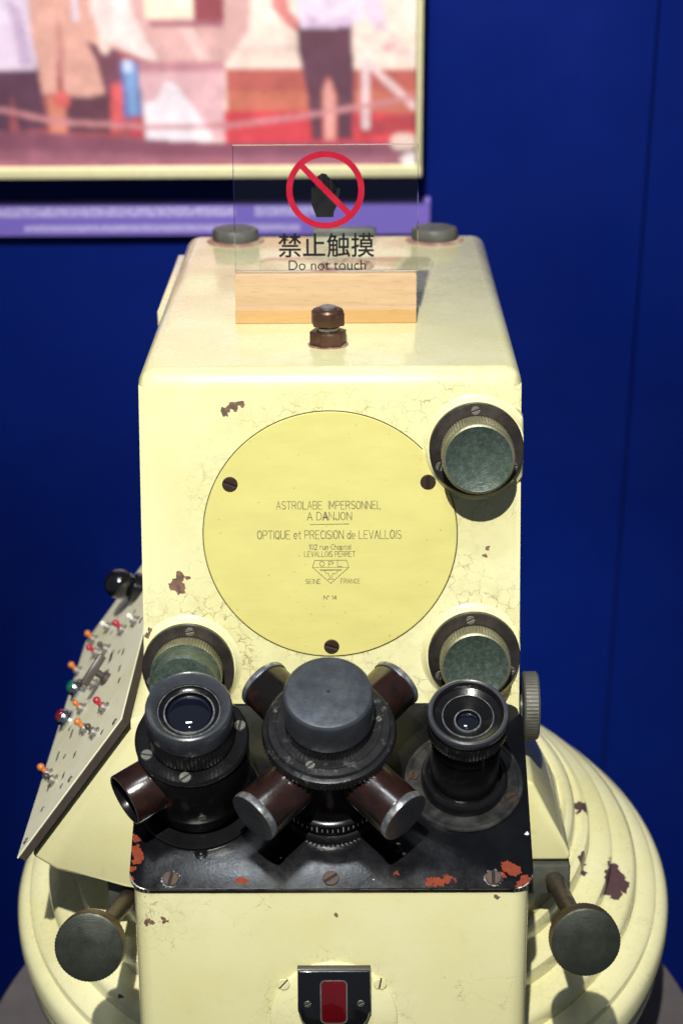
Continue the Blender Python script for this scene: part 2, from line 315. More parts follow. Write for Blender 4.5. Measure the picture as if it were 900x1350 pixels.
# stroke lettering: polylines on a 4 x 6 grid
def arc(cx, cy, rx, ry, a0, a1, n=9): return [(cx+rx*math.cos(R(a0+(a1-a0)*i/n)), cy+ry*math.sin(R(a0+(a1-a0)*i/n))) for i in range(n+1)]
GL = {
 'A': [[(0, 0), (2, 6), (4, 0)], [(.7, 2), (3.3, 2)]], 'S': [arc(2, 4.5, 1.8, 1.5, 30, 270)+arc(2, 1.5, 1.8, 1.5, 90, -150)],
 'T': [[(0, 6), (4, 6)], [(2, 6), (2, 0)]], 'R': [[(0, 0), (0, 6), (2, 6)]+arc(2.3, 4.5, 1.5, 1.5, 90, -90)+[(0, 3)], [(2, 3), (4, 0)]],
 'O': [arc(2, 3, 2, 3, 0, 360, 18)], 'L': [[(0, 6), (0, 0), (3.6, 0)]], 'B': [[(0, 3), (2.3, 3)]+arc(2.3, 4.5, 1.4, 1.5, -90, 90)+[(0, 6), (0, 0), (2.3, 0)]+arc(2.3, 1.5, 1.6, 1.5, -90, 90)],
 'E': [[(3.6, 6), (0, 6), (0, 0), (3.6, 0)], [(0, 3.1), (2.8, 3.1)]], 'I': [[(.2, 0), (.2, 6)]], 'M': [[(0, 0), (0, 6), (2.2, 1.5), (4.4, 6), (4.4, 0)]],
 'P': [[(0, 0), (0, 6), (2, 6)]+arc(2.3, 4.4, 1.6, 1.6, 90, -90)+[(0, 2.8)]], 'N': [[(0, 0), (0, 6), (4, 0), (4, 6)]],
 'D': [[(0, 0), (0, 6), (1.6, 6)]+arc(1.6, 3, 2.4, 3, 90, -90)+[(0, 0)]], 'J': [[(3, 6), (3, 1.6)]+arc(1.5, 1.6, 1.5, 1.6, 0, -170)],
 'Q': [arc(2, 3, 2, 3, 0, 360, 18), [(2.4, 1.4), (4, -.4)]], 'U': [[(0, 6), (0, 2)]+arc(2, 2, 2, 2, 180, 360)+[(4, 6)]], 'C': [arc(2.1, 3, 2, 3, 50, 310, 14)],
 'V': [[(0, 6), (2, 0), (4, 6)]], 'F': [[(3.6, 6), (0, 6), (0, 0)], [(0, 3.1), (2.8, 3.1)]],
 'e': [[(.1, 2), (3, 2)]+arc(1.55, 2, 1.5, 2, 0, 310, 12)], 't': [[(1, 5.4), (1, .8)]+arc(1.9, .9, .9, .9, 180, 290, 4), [(0, 4), (2.2, 4)]],
 'd': [[(3, 0), (3, 6)], arc(1.5, 2, 1.5, 2, 0, 360, 14)], 'r': [[(0, 0), (0, 4)], arc(1.4, 2.6, 1.4, 1.4, 170, 50, 5)], 'u': [[(0, 4), (0, 1.4)]+arc(1.4, 1.4, 1.4, 1.4, 180, 360)+[(2.8, 4)], [(2.8, 1.4), (2.8, 0)]],
 'c': [arc(1.5, 2, 1.5, 2, 50, 310, 10)], 'h': [[(0, 0), (0, 6)], arc(1.4, 2.6, 1.4, 1.4, 180, 0)+[(2.8, 0)]], 'a': [[(2.9, 0), (2.9, 4)], arc(1.45, 2, 1.45, 2, 0, 360, 12)],
 'p': [[(0, -1.6), (0, 4)], arc(1.5, 2, 1.5, 2, 0, 360, 12)], 'l': [[(.2, 0), (.2, 6)]], 'i': [[(.2, 0), (.2, 4)], [(.2, 5.2), (.2, 5.7)]],
 '1': [[(0, 4.8), (1.2, 6), (1.2, 0)]], '0': [arc(1.7, 3, 1.7, 3, 0, 360, 14)], '2': [arc(1.7, 4.4, 1.6, 1.6, 170, -30)+[(0, 0), (3.5, 0)]], '4': [[(2.8, 0), (2.8, 6), (0, 1.8), (3.8, 1.8)]], '°': [arc(.8, 5, .7, .9, 0, 360, 10)],
}
def ribbon(bm, pts, w, z0, z1):
    for a, b in zip(pts[:-1], pts[1:]):
        a = Vector(a); b = Vector(b); d = b-a
        if d.length < 1e-7: continue
        d.normalize(); n = Vector((-d.y, d.x))*w/2; e = d*w*0.35
        q = [a-e-n, b+e-n, b+e+n, a-e+n]
        vs4 = [bm.verts.new((p.x, p.y, z1)) for p in q]; bm.faces.new(vs4)
def stroke_text(txt, cx, cy, width, height, w, z, bm=None, space=2.6, bold=()):
    bm = bm or bmesh.new(); x = 0; items = []
    for i, ch in enumerate(txt):
        if ch == ' ': x += space; continue
        g = GL[ch]; mx = max(p[0] for l in g for p in l); items.append((i, g, x)); x += mx+1.25
    tot = x-1.25; sx = width/tot; sy = height/6
    for i, g, x0 in items:
        for l in g:
            jit = random.uniform(-0.06, 0.06)
            ribbon(bm, [((x0+p[0])*sx-width/2+cx, (p[1]+jit)*sy-height/2+cy) for p in l], w*(1.9 if i in bold else random.uniform(0.75, 1.1)), z, z+0.00001*i % 0.00003+z)
    return bm

# ------------------------------------------------------------------ setting: wall, floor
WY = 1.145
t = NT('blue_wall_paint'); c = t.coord(); n = t.noise(c, 5, 4, 0.6); n2 = t.noise(c, 260, 2)
t.set(Base_Color=t.mix(t.ramp(t.noise(c, 2.2, 6, 0.65), 0.35, 0.65), (0.0010, 0.0095, 0.122), (0.0014, 0.0130, 0.160)), Roughness=t.ramp(n, 0.3, 0.7, 0.42, 0.55), Specular_IOR_Level=0.2, Normal=t.bump(n2, 0.12, 0.0006)); M['blue'] = t.m
M['seam_red'] = plain('reddish_wall_joint', (0.035, 0.018, 0.09), 0.7)  # reddish backing colour that shows in the gaps between wall panels
wall = obj('wall', boxbm(-2.6, 2.6, WY+0.012, WY+0.10, -1.95, 2.2), 'seam_red'); tag(wall, kind='structure')
for x0, x1 in ((-2.6, -0.862), (-0.860, 0.352), (0.354, 1.568), (1.570, 2.6)):
    obj('wall_panel', boxbm(x0, x1, WY, WY+0.0115, -1.949, 2.199, 0.0008, 1), 'blue', wall)
t = NT('dark_gallery_floor'); c = t.coord(); n = t.noise(c, 6, 5, 0.6)
t.set(Base_Color=t.mix(n, (0.006, 0.006, 0.008), (0.011, 0.0105, 0.012)), Roughness=0.6); M['floor'] = t.m
tag(obj('floor', boxbm(-2.6, 2.6, -3.0, WY+0.012, -2.01, -1.95), 'floor'), kind='structure')

# ------------------------------------------------------------------ framed photograph on the wall
PX = 1.0/1190.0                                   # metres for one unit of the print's own grid
def wx(x): return 0.0905 + (x-559.0)*PX
def wz(y): return -0.0535 - y/1141.0
def inside(poly, X, Y):
    r = np.zeros(X.shape, bool); n = len(poly)
    for i in range(n):
        x1, y1 = poly[i]; x2, y2 = poly[(i+1) % n]
        if y1 == y2: continue
        cnd = ((y1 > Y) != (y2 > Y)) & (X < (x2-x1)*(Y-y1)/(y2-y1)+x1); r ^= cnd
    return r
def lin(c): c = np.array(c)/255.0; return np.where(c <= 0.04045, c/12.92, ((c+0.055)/1.055)**2.4)
def make_print():
    x0, x1, y0, y1, st = -190, 551, -330, 221, 2.0
    xs = np.arange(x0, x1+st/2, st); ys = np.arange(y0, y1+st/2, st)
    X, Y = np.meshgrid(xs, ys); rng = np.random.default_rng(3)
    img = np.zeros(X.shape+(3,)); img[:] = lin((252, 226, 205))
    def P(col, pts): img[inside(pts, X, Y)] = lin(col)
    def L(col, pts, w):
        for (ax, ay), (bx, by) in zip(pts[:-1], pts[1:]):
            tt = np.clip(((X-ax)*(bx-ax)+(Y-ay)*(by-ay))/((bx-ax)**2+(by-ay)**2), 0, 1)
            img[np.hypot(X-ax-tt*(bx-ax), Y-ay-tt*(by-ay)) < w/2] = lin(col)
    def Bz(col, cx, cy, rx, ry): img[((X-cx)/rx)**2+((Y-cy)/ry)**2 < 1] = lin(col)
    P((232, 200, 198), [(-190, -330), (551, -330), (551, -170), (-190, -150)])
    P((178, 74, 62), [(300, 88), (551, 92), (551, 160), (300, 160)]); P((196, 96, 70), [(300, 120), (551, 120), (551, 148), (300, 148)])
    P((150, 60, 66), [(-190, 60), (200, 60), (200, 190), (-190, 190)])
    P((214, 42, 52), [(296, 146), (410, 144), (470, 148), (551, 152), (551, 190), (296, 190)])
    P((160, 36, 44), [(470, 160), (551, 150), (551, 172), (480, 182)])
    # first man, cropped by the frame
    P((58, 26, 50), [(-60, 84), (52, 84), (58, 166), (20, 172), (14, 120), (6, 172), (-60, 172)])
    P((228, 208, 232), [(-70, -110), (40, -115), (52, 40), (50, 88), (10, 90), (-70, 86)]); P((196, 168, 204), [(20, 0), (36, 10), (46, 80), (30, 84)])
    Bz((206, 138, 120), -15, -150, 26, 34)
    P((214, 120, 92), [(60, 125), (82, 128), (84, 174), (62, 174)])
    # man in tan jacket
    P((70, 30, 46), [(84, 118), (146, 118), (150, 172), (86, 174)])
    P((222, 158, 138), [(50, -80), (128, -80), (140, 10), (134, 60), (145, 118), (112, 126), (84, 122), (80, 60), (74, 120), (56, 122), (46, 30)])
    P((196, 124, 112), [(78, 56), (84, 10), (90, 60), (84, 120)]); P((230, 214, 226), [(98, -60), (112, -60), (110, 26), (104, 28)])
    Bz((206, 130, 112), 92, -118, 25, 33); Bz((222, 84, 76), 80, 128, 11, 12)
    # person behind, blue drum
    P((88, 40, 58), [(118, 52), (158, 64), (164, 80), (160, 118), (138, 120), (130, 80)]); Bz((245, 206, 190), 142, 58, 7, 11)
    P((216, 66, 66), [(148, 110), (162, 104), (158, 172), (142, 174)])
    P((58, 92, 158), [(160, 80), (186, 78), (188, 150), (162, 154)]); P((98, 148, 204), [(166, 82), (180, 80), (182, 148), (170, 150)]); P((186, 206, 240), [(166, 78), (178, 76), (178, 92), (166, 94)])
    P((186, 40, 56), [(160, 158), (192, 160), (192, 180), (170, 178)])
    # the instrument on its pier
    P((216, 164, 156), [(126, -120), (318, -120), (336, 0), (332, 40), (300, 82), (214, 84), (150, 60), (128, 10)])
    P((248, 222, 214), [(128, -60), (170, -60), (182, 20), (212, 78), (190, 74), (140, 48), (126, 14)])
    P((250, 234, 196), [(196, -40), (260, -40), (260, 23), (198, 24)]); P((122, 40, 48), [(262, -40), (302, -40), (300, 28), (262, 26)])
    P((148, 80, 92), [(200, 26), (300, 28), (300, 36), (204, 34)]); P((240, 196, 186), [(240, 36), (258, 36), (284, 78), (266, 80)])
    P((224, 172, 176), [(184, 80), (298, 80), (294, 186), (190, 186)]); P((186, 120, 130), [(184, 80), (300, 78), (298, 92), (186, 94)])
    P((250, 238, 244), [(188, 186), (190, 134), (206, 130), (220, 104), (232, 108), (268, 160), (282, 186)])
    L((236, 196, 186), [(300, 66), (420, 62), (551, 70)], 3)
    # man in dark trousers
    P((204, 110, 104), [(362, -20), (380, -20), (386, 14), (404, 34), (400, 48), (380, 32), (364, 12)])
    P((64, 30, 48), [(396, 34), (466, 32), (470, 110), (466, 186), (446, 186), (444, 120), (434, 98), (426, 122), (428, 186), (412, 186), (406, 120), (396, 70)])
    P((234, 216, 236), [(386, -110), (470, -110), (482, -20), (480, 28), (440, 38), (400, 36), (392, -20)]); P((204, 178, 208), [(404, 14), (430, 30), (460, 20), (470, 34), (410, 38)])
    P((230, 208, 228), [(474, -60), (490, -60), (512, 36), (500, 44), (484, 20)]); Bz((214, 144, 130), 428, -148, 25, 33)
    Bz((222, 130, 122), 516, 62, 10, 6); P((226, 150, 136), [(428, 120), (436, 102), (444, 130), (444, 186), (430, 186)])
    L((246, 214, 212), [(484, 80), (484, 166)], 10); L((244, 206, 204), [(488, 84), (548, 140)], 9); L((240, 200, 200), [(500, 30), (551, 76)], 4); L((232, 196, 196), [(470, 46), (551, 74)], 4)
    L((200, 124, 128), [(-190, 128), (0, 142), (70, 158), (190, 166), (300, 165), (420, 150), (551, 128)], 6.5)
    # dark edge of the terrace in front
    P((112, 52, 74), [(-190, 164), (0, 170), (100, 178), (300, 188), (551, 190), (551, 221), (-190, 221)]); P((134, 70, 92), [(-190, 190), (300, 206), (551, 206), (551, 221), (-190, 221)])
    Bz((238, 206, 190), 535, 188, 18, 12); Bz((240, 230, 236), 545, 212, 14, 9)
    k = np.array([1, 1.6, 2, 1.6, 1.0]); k /= k.sum()
    for ax in (0, 1):
        pad = [(0, 0)]*3; pad[ax] = (2, 2); q = np.pad(img, pad, 'edge'); acc = 0
        for i, w in enumerate(k): acc = acc + w*np.take(q, range(i, i+img.shape[ax]), axis=ax)
        img = acc
    def smooth(n_, amp):
        g_ = rng.normal(0, 1, (n_, int(n_*1.35)+2)); yy = np.linspace(0, g_.shape[0]-1.001, X.shape[0]); xx = np.linspace(0, g_.shape[1]-1.001, X.shape[1])
        y0_, x0_ = yy.astype(int), xx.astype(int); fy, fx = (yy-y0_)[:, None], (xx-x0_)[None]
        fy, fx = fy*fy*(3-2*fy), fx*fx*(3-2*fx)
        return amp*((g_[np.ix_(y0_, x0_)]*(1-fx)+g_[np.ix_(y0_, x0_+1)]*fx)*(1-fy)+(g_[np.ix_(y0_+1, x0_)]*(1-fx)+g_[np.ix_(y0_+1, x0_+1)]*fx)*fy)
    img = np.clip(img, 0, 1)**0.82
    img = img*0.93+np.array(lin((250, 200, 205)))*0.07
    img *= np.exp(smooth(14, 0.06)+smooth(34, 0.07)+smooth(90, 0.03))[..., None]
    img = np.clip(img, 0, 0.92)
    img *= 1+rng.normal(0, 0.02, X.shape)[..., None]
    ny, nx = X.shape; me = bpy.data.meshes.new('print')
    co = np.stack([wx(X), np.full(X.shape, 0.0), wz(Y)], -1).reshape(-1, 3)
    idx = np.arange(nx*ny).reshape(ny, nx); fc = np.stack([idx[:-1, :-1], idx[1:, :-1], idx[1:, 1:], idx[:-1, 1:]], -1).reshape(-1, 4)
    me.from_pydata(co.tolist(), [], fc.tolist())
    at = me.color_attributes.new('ink', 'FLOAT_COLOR', 'POINT')
    at.data.foreach_set('color', np.concatenate([np.clip(img, 0, 1), np.ones(X.shape+(1,))], -1).astype(np.float32).ravel())
    return me
t = NT('photo_print'); at = t.n('ShaderNodeVertexColor', layer_name='ink').outputs[0]
t.set(Base_Color=t.mix(1.0, (0, 0, 0), at), Roughness=0.45); M['print'] = t.m
M['frame'] = plain('pale_cream_frame', (0.78, 0.74, 0.42), 0.4)
M['panel_back'] = plain('picture_backing', (0.05, 0.05, 0.06), 0.7)
FX0, FX1, FZ0, FZ1 = wx(-198), wx(559), wz(233), wz(-338)
pic = empty('framed_photograph', ((FX0+FX1)/2, WY, FZ0)); tag(pic, 'large framed faded colour photograph of people beside an instrument on the blue wall', 'picture')
YF = WY-0.045
obj('backing', boxbm(FX0+0.004, FX1-0.004, YF+0.012, WY-0.001, FZ0+0.004, FZ1-0.004), 'panel_back', pic)
pm = make_print(); pm.materials.append(M['print']); link('print', pm, pic, T((0, YF+0.008, 0)))
fb = 0.0056
for a in ((FX0, FX1, FZ0, FZ0+0.0122), (FX0, FX1, FZ1-0.0122, FZ1)): obj('frame_rail', boxbm(a[0], a[1], YF, YF+0.0118, a[2], a[3], 0.0012, 2), 'frame', pic)
for a in ((FX0, FX0+fb+0.001), (FX1-fb-0.001, FX1)): obj('frame_rail', boxbm(a[0], a[1], YF+0.0003, YF+0.0115, FZ0+0.0123, FZ1-0.0123, 0.0012, 2), 'frame', pic)

# purple caption strip under the photograph
t = NT('purple_caption_print'); c = t.coord()
sep = t.n('ShaderNodeSeparateXYZ', {0: c}); x, z = sep.outputs[0], sep.outputs[2]
def band(zc, hh, sx, seed, x_end, x_start):
    inb = t.math('LESS_THAN', t.math('ABSOLUTE', t.math('SUBTRACT', z, zc)), hh)
    gl = t.math('GREATER_THAN', t.noise(t.vmath('ADD', t.vmath('MULTIPLY', c, (sx, 1, sx*0.8)), (seed, 0, 0)), 1.0, 2, 0.5), 0.46)
    gap = t.math('GREATER_THAN', t.noise(t.vmath('ADD', t.vmath('MULTIPLY', c, (22, 0, 0)), (seed*3, 0, 0)), 1.0, 0, 0.5), 0.36)
    lim = t.math('MULTIPLY', t.math('LESS_THAN', x, x_end), t.math('GREATER_THAN', x, x_start))
    return t.math('MULTIPLY', t.math('MULTIPLY', inb, gl), t.math('MULTIPLY', lim, gap))
m = t.math('MAXIMUM', band(0.0090, 0.0060, 350, 3.0, wx(415), wx(-180)), band(-0.0115, 0.0040, 480, 9.0, wx(392), wx(8)))
t.set(Base_Color=t.mix(t.math('MULTIPLY', m, 0.75), (0.20, 0.145, 0.53), (0.62, 0.58, 0.85)), Roughness=0.42); M['caption'] = t.m
M['caption_edge'] = plain('purple_panel_edge', (0.13, 0.075, 0.42), 0.45)
cap = obj('caption_strip', boxbm(wx(-198), wx(573), -0.006, 0.0055, -0.0215, 0.0215, 0.0008, 1), 'caption', None, T((0, WY-0.0058, -0.3215)))
tag(cap, 'long purple caption strip with two lines of pale small print under the photograph', 'caption')

# ------------------------------------------------------------------ plinth
t = NT('dark_stone_plinth'); c = t.coord(); n = t.noise(c, 40, 6, 0.7)
t.set(Base_Color=t.mix(n, (0.055, 0.048, 0.048), (0.11, 0.098, 0.098)), Roughness=0.6, Normal=t.bump(t.noise(c, 300, 3), 0.2, 0.0005)); M['stone'] = t.m
BY = 0.11
pl = obj('plinth', lathe([(0, -1.95), (0.27, -1.95), (0.27, -0.665), (0.298, -0.655), (0.302, -0.650), (0.302, -0.632), (0.299, -0.628), (0, -0.628)], 128), 'stone', None, T((0.003, BY, 0)))
tag(pl, 'round dark grey stone plinth under the cream instrument base', 'plinth')

# ------------------------------------------------------------------ the astrolabe
ast = empty('astrolabe', (0.0045, 0.135, -0.628)); tag(ast, 'cream enamelled antique astrolabe with round yellow nameplate and three black eyepieces', 'instrument')
# base: stepped turned casting
prof = [(0, .112), (.100, .110), (.150, .100), (.163, .0950), (.1645, .0895), (.1665, .0895), (.170, .0935), (.174, .0920), (.1765, .088), (.1770, .083), (.1765, .0785), (.1790, .0775),
        (.183, .0800), (.187, .0780), (.1885, .073), (.1880, .0650), (.1935, .0635), (.203, .0620), (.2055, .0600), (.2065, .055), (.2055, .0462), (.2115, .0452), (.222, .0430), (.2255, .0400), (.2265, .035), (.2255, .0270),
        (.2310, .0262), (.239, .0245), (.242, .0215), (.2425, .0155), (.2465, .0145), (.250, .0120), (.2522, .008), (.2525, -.004), (.2505, -.0065), (.2455, -.0075), (.2450, -.0110), (.2475, -.0125), (.2490, -.016), (.2490, -.028),
        (.2465, -.0310), (.236, -.0330), (.232, -.050), (.205, -.062), (.205, -.1705), (0, -.1705)]
obj('base', lathe(prof, 192), 'paint_base', ast, T(PIVOT), 40)
CUR = BODY

# housing: side profile in YZ swept across X
s5, c5 = math.sin(R(5)), math.cos(R(5))
NPv = Vector((0, -0.5, math.sqrt(3)/2)); Vv = Vector((0, math.sqrt(3)/2, 0.5)); PT = Vector((0, -0.0197, -0.2251))
q1 = PT-NPv*0.005; q2 = PT+Vv*-0.1453-NPv*0.005
t5 = math.tan(R(5)); tq = (t5*q1.z-q1.y)/(Vv.y-t5*Vv.z); q0 = q1+Vv*tq      # where the front face meets the sloping seat of the eyepiece plate
poly = [(0.43, 0), (0, 0), (q0.y, q0.z), (-0.1440, q2.z+0.0003), (-0.1440, -0.54), (0.10, -0.54), (0.34, -0.40), (0.43, -0.34)]
bm = bmesh.new(); n = len(poly)
lo = [bm.verts.new((-0.1255, y, z)) for y, z in poly]; hi = [bm.verts.new((0.1255, y, z)) for y, z in poly]
bm.faces.new(lo); bm.faces.new(hi[::-1])
for i in range(n): bm.faces.new((lo[i], lo[(i+1) % n], hi[(i+1) % n], hi[i]))
bm.edges.ensure_lookup_table()
def at(e, y, z): return all(abs(v.co.y-y) < 1e-5 and abs(v.co.z-z) < 1e-5 for v in e.verts)
skip = [poly[2], poly[3]]
es = [e for e in bm.edges if not any(at(e, *s) for s in skip) and not (any(abs(v.co.z-q0.z) < 1e-5 for v in e.verts) and any(abs(v.co.y+0.144) < 1e-4 for v in e.verts))]
bmesh.ops.bevel(bm, geom=es, offset=0.0115, segments=8, affect='EDGES', profile=0.5, clamp_overlap=True)
housing = obj('housing', bm, 'paint', ast, None, 28)

# frames on the front face and on the eyepiece plate
FF = frame((0, 0, 0), (1, 0, 0), (0, s5, c5), (0, -c5, s5))
PF = frame(PT, (1, 0, 0), Vv, NPv)

# nameplate
npf = FF @ T((-0.0004, -0.1110, 0))
obj('plate_seam', lathe([(0.0825, 0.0003), (0.0845, 0.0003), (0.0845, 0.0001)], 128), 'seam', housing, npf)
nameplate = obj('nameplate', lathe([(0.0838, 0.0), (0.0838, 0.0009), (0.0834, 0.0013), (0, 0.0013)], 160), 'brass', ast, npf)
for u, v, a in ((-0.0656, 0.0353, -20), (0.0646, 0.0362, 85), (0.0004, -0.0772, -15)):
    obj('screw_seat', lathe([(0.0052, 0.00131), (0.0051, 0.00136), (0, 0.00136)], 28), 'seam', nameplate, npf @ T((u, v, 0)))
    screw(nameplate, npf, u, v, 0.0011, 0.0049, a, 'dark')
S = 1990.0; SY = 1932.0
def nx_(px): return (px-434.6)/S
def ny_(py): return (706-py)/SY
Z0 = 0.0007
lines = [('ASTROLABE  IMPERSONNEL', 433, 665.5, 137, 10.2, 0.95, ()), ('A DANJON', 434, 680, 58, 10.2, 1.0, (3,)), ('OPTIQUE et PRECISION de LEVALLOIS', 433.5, 704.5, 189, 10.8, 1.0, ()),
         ('102 rue Chaptal', 434, 720.8, 55, 6.6, 0.75, ()), ('LEVALLOIS PERRET', 434, 730.2, 67, 6.8, 0.75, ()), ('SEINE', 411.5, 766.8, 19.5, 6.0, 0.7, ()), ('FRANCE', 461, 766.4, 25, 6.0, 0.7, ()), ('N° 14', 434, 788.4, 17, 5.2, 0.8, ())]
for k, (tx, px, py, w, h, sw, bold) in enumerate(lines):
    obj('lettering', stroke_text(tx, nx_(px), ny_(py), w/S, h/SY, sw/S, Z0+0.000002, bold=bold, space=2.2 if k in (3,) else 2.6), 'ink', nameplate, npf)
bm = bmesh.new()
def lg(pts, w=0.8): ribbon(bm, [(nx_(a), ny_(b)) for a, b in pts], w/S, 0, 0.00142)
lg([(408.5, 691), (459.5, 690.4)], 0.9)
obj('rule', bm, 'ink', nameplate, npf); bm = bmesh.new()
lg([(414, 738.5), (456, 738.5), (459, 748), (435, 769.5), (411, 748), (414, 738.5)]); lg([(411, 748), (459, 748)], 0.6)
lg([(421, 751.5), (449, 751.5)], 1.4); lg([(426, 752), (429, 756), (432, 756), (434, 761), (432.5, 764)], 0.7); lg([(445, 752), (442, 756), (438, 756), (436, 761), (437.5, 764)], 0.7); lg([(431, 764), (439, 764)], 0.6)
obj('emblem', bm, 'ink', nameplate, npf)
obj('lettering', stroke_text('O P L', nx_(435), ny_(743.3), 29/S, 6.4/SY, 0.85/S, Z0+0.000004), 'ink', nameplate, npf)

# adjusting knobs
def boss_bm(u):
    b = lathe([(0.0372, -0.0040), (0.0362, -0.0004), (0.0346, 0.0006), (0.0333, 0.0016), (0.0324, 0.0030), (0.0318, 0.0040), (0.0313, 0.0042), (0.0310, 0.0042), (0.0309, 0.0035), (0.0, 0.0035)], 96)
    for v_ in b.verts:                              # the fillet dies into the rounded side of the casting
        over = abs(v_.co.x+u)-0.1262
        if over > 0 and abs(v_.co.x) > 0.01 and v_.co.z < 0.0045:
            v_.co.x -= math.copysign(min(over, 0.009)*0.9, u); v_.co.z -= min(over, 0.006)*1.1
    return b
def knob(u, v, h, kind, ang):
    f = FF @ T((u, v, 0))
    kp = [(0.0168, 0.004), (0.0168, 0.010), (0.0232, 0.011, 0), (0.0236, 0.0118, 0.0008), (0.0236, h-0.0022, 0.0008), (0.0232, h-0.0012, 0), (0.0226, h-0.0004, 0, 0), (0.0215, h, 0, 0), (0.0212, h-0.0002, 0, 1), (0, h-0.0002, 0, 1)]
    if kind == 'long':
        kp = [(0.0168, 0.004), (0.0168, 0.010), (0.0232, 0.011), (0.0240, 0.0118, 0.0008), (0.0240, h-0.022, 0.0008), (0.0236, h-0.0208), (0.0215, h-0.0206, 0, 1), (0.0222, h-0.019, 0, 1), (0.0222, h-0.001, 0, 1), (0.0212, h, 0, 1), (0, h, 0, 1)]
    k = obj('adjusting_knob', lathe(kp, teeth=72), ['patina_light', 'patina'], ast, f)
    obj('boss', boss_bm(u), 'paint_boss', k, f)
    obj('flange', lathe([(0.0308, 0.003), (0.0308, 0.0072), (0.0302, 0.0079), (0.0293, 0.0081), (0.0, 0.0076)], 96), 'bronze', k, f)
    for a, rot in ((92+ang, 20), (205+ang, 70), (-25+ang, 10)):
        screw(k, f, 0.0262*math.cos(R(a)), 0.0262*math.sin(R(a)), 0.0073, 0.0031, rot+ang, 'steel')
    return k
knob(0.0955, -0.0518, 0.0350, 'short', 0); knob(0.0953, -0.1940, 0.0270, 'short', 4); knob(-0.0963, -0.2015, 0.0480, 'long', -6)

# eyepiece plate
plate = obj('eyepiece_plate', prism(rrect(-0.1278, 0.1282, -0.1463, -0.0035, 0.0125, 7), -0.0048, 0.0, None, 0.0007, 2, 1, 0), ['black', 'worn_edge'], ast, PF)
for u, v, a, w in ((-0.1013, -0.1389, 80, 1), (0.1026, -0.1385, 88, 1), (0.0000, -0.1387, 35, 0)):
    screw(plate, PF, u, v, 0.0001, 0.0052, a, 'flat')
    if w:
        bm = bmesh.new(); n = 40; ct = bm.verts.new((0, 0, 0.00012)); rg = []
        for i in range(n): r_ = 0.0048+0.0007*abs(math.sin(i*1.7)+math.sin(i*0.61+u*90))+random.uniform(0, 0.0009); rg.append(bm.verts.new((r_*math.cos(2*math.pi*i/n), r_*math.sin(2*math.pi*i/n), 0.00012)))
        for i in range(n): bm.faces.new((ct, rg[i], rg[(i+1) % n]))
        obj('chipped_patch', bm, 'bare_dull', plate, PF @ T((u, v, 0)))
obj('plunger', lathe([(0.0042, 0), (0.0042, 0.0006), (0.0036, 0.0009), (0.0030, 0.0004), (0.0022, 0.0005), (0.0018, 0.0016), (0, 0.0022)], 24), 'black_metal', plate, PF @ T((-0.0830, -0.1202, 0)))
obj('plunger', lathe([(0.0034, 0), (0.0034, 0.0010), (0.0026, 0.0016), (0, 0.0018)], 24), 'black_metal', plate, PF @ T((0.0430, -0.1165, 0)))
for u, v, r_ in ((-0.017, -0.106, 0.0012), (0.0465, -0.1205, 0.0011), (0.1258, -0.106, 0.0016), (-0.032, -0.1235, 0.0006), (0.027, -0.1395, 0.0005)):
    bm = bmesh.new(); ct = bm.verts.new((0, 0, 0.00012)); rg = [bm.verts.new((r_*random.uniform(.5, 1.4)*math.cos(2*math.pi*i/9), r_*random.uniform(.5, 1.4)*math.sin(2*math.pi*i/9), 0.00012)) for i in range(9)]
    for i in range(9): bm.faces.new((ct, rg[i], rg[(i+1) % 9]))
    obj('chipped_patch', bm, 'bare', plate, PF @ T((u, v, 0)))

def dome(r, h0, bulge, n=8):
    return [(r*math.cos(i/n*math.pi/2), h0+bulge*math.sin(i/n*math.pi/2)) for i in range(n+1)]
# right eyepiece
f = PF @ T((0.0865, -0.0670, 0))
eR = obj('eyepiece', lathe([(0.0280, 0.002), (0.0282, 0.0080), (0.0274, 0.0108), (0.0262, 0.0118), (0.0244, 0.0118), (0.0236, 0.0095), (0.0222, 0.0092), (0.0219, 0.0480), (0.0226, 0.0488), (0.0226, 0.058), (0.0240, 0.0595), (0.0240, 0.062), (0, 0.062)], 96), 'black_metal', ast, f)
tag(eR, 'slim right eyepiece with small deep-set lens')
obj('flange', lathe([(0.0388, 0.0), (0.0388, 0.0020), (0.0380, 0.0027), (0.0360, 0.0028), (0.0355, 0.0024), (0.026, 0.0024)], 96), 'black_dusty', eR, f)
obj('knurled_ring', lathe([(0.0200, 0.0605), (0.0242, 0.0612), (0.0253, 0.0622, 0.0010), (0.0253, 0.0722, 0.0010), (0.0244, 0.0732), (0.0200, 0.0736)], teeth=66), 'knurl', eR, f)
obj('eyecup', lathe([(0.0225, 0.0730), (0.0246, 0.0740), (0.0255, 0.0760), (0.0256, 0.0790), (0.0250, 0.0808), (0.0238, 0.0815), (0.0224, 0.0808), (0.0215, 0.0796, 0, 1), (0.0206, 0.0770, 0, 1), (0.0164, 0.0752, 0, 1), (0.0162, 0.0758, 0, 2), (0.0157, 0.0758, 0, 2), (0.0154, 0.0748, 0, 1), (0.0120, 0.0722, 0, 1), (0.0088, 0.0702, 0, 1), (0.0084, 0.0712, 0, 2), (0.0077, 0.0712, 0, 2), (0.0073, 0.0696, 0, 1), (0, 0.0696, 0, 1)], 96), ['rubber', 'black_metal', 'slate_worn'], eR, f)
obj('lens', lathe(dome(0.0073, 0.0697, 0.0024), 48), 'lens', eR, f)
screw(eR, f, 0.0305, -0.0135, 0.0024, 0.0042, 30, 'dark'); screw(eR, f, -0.0330, 0.0040, 0.0024, 0.0036, 75, 'dark')

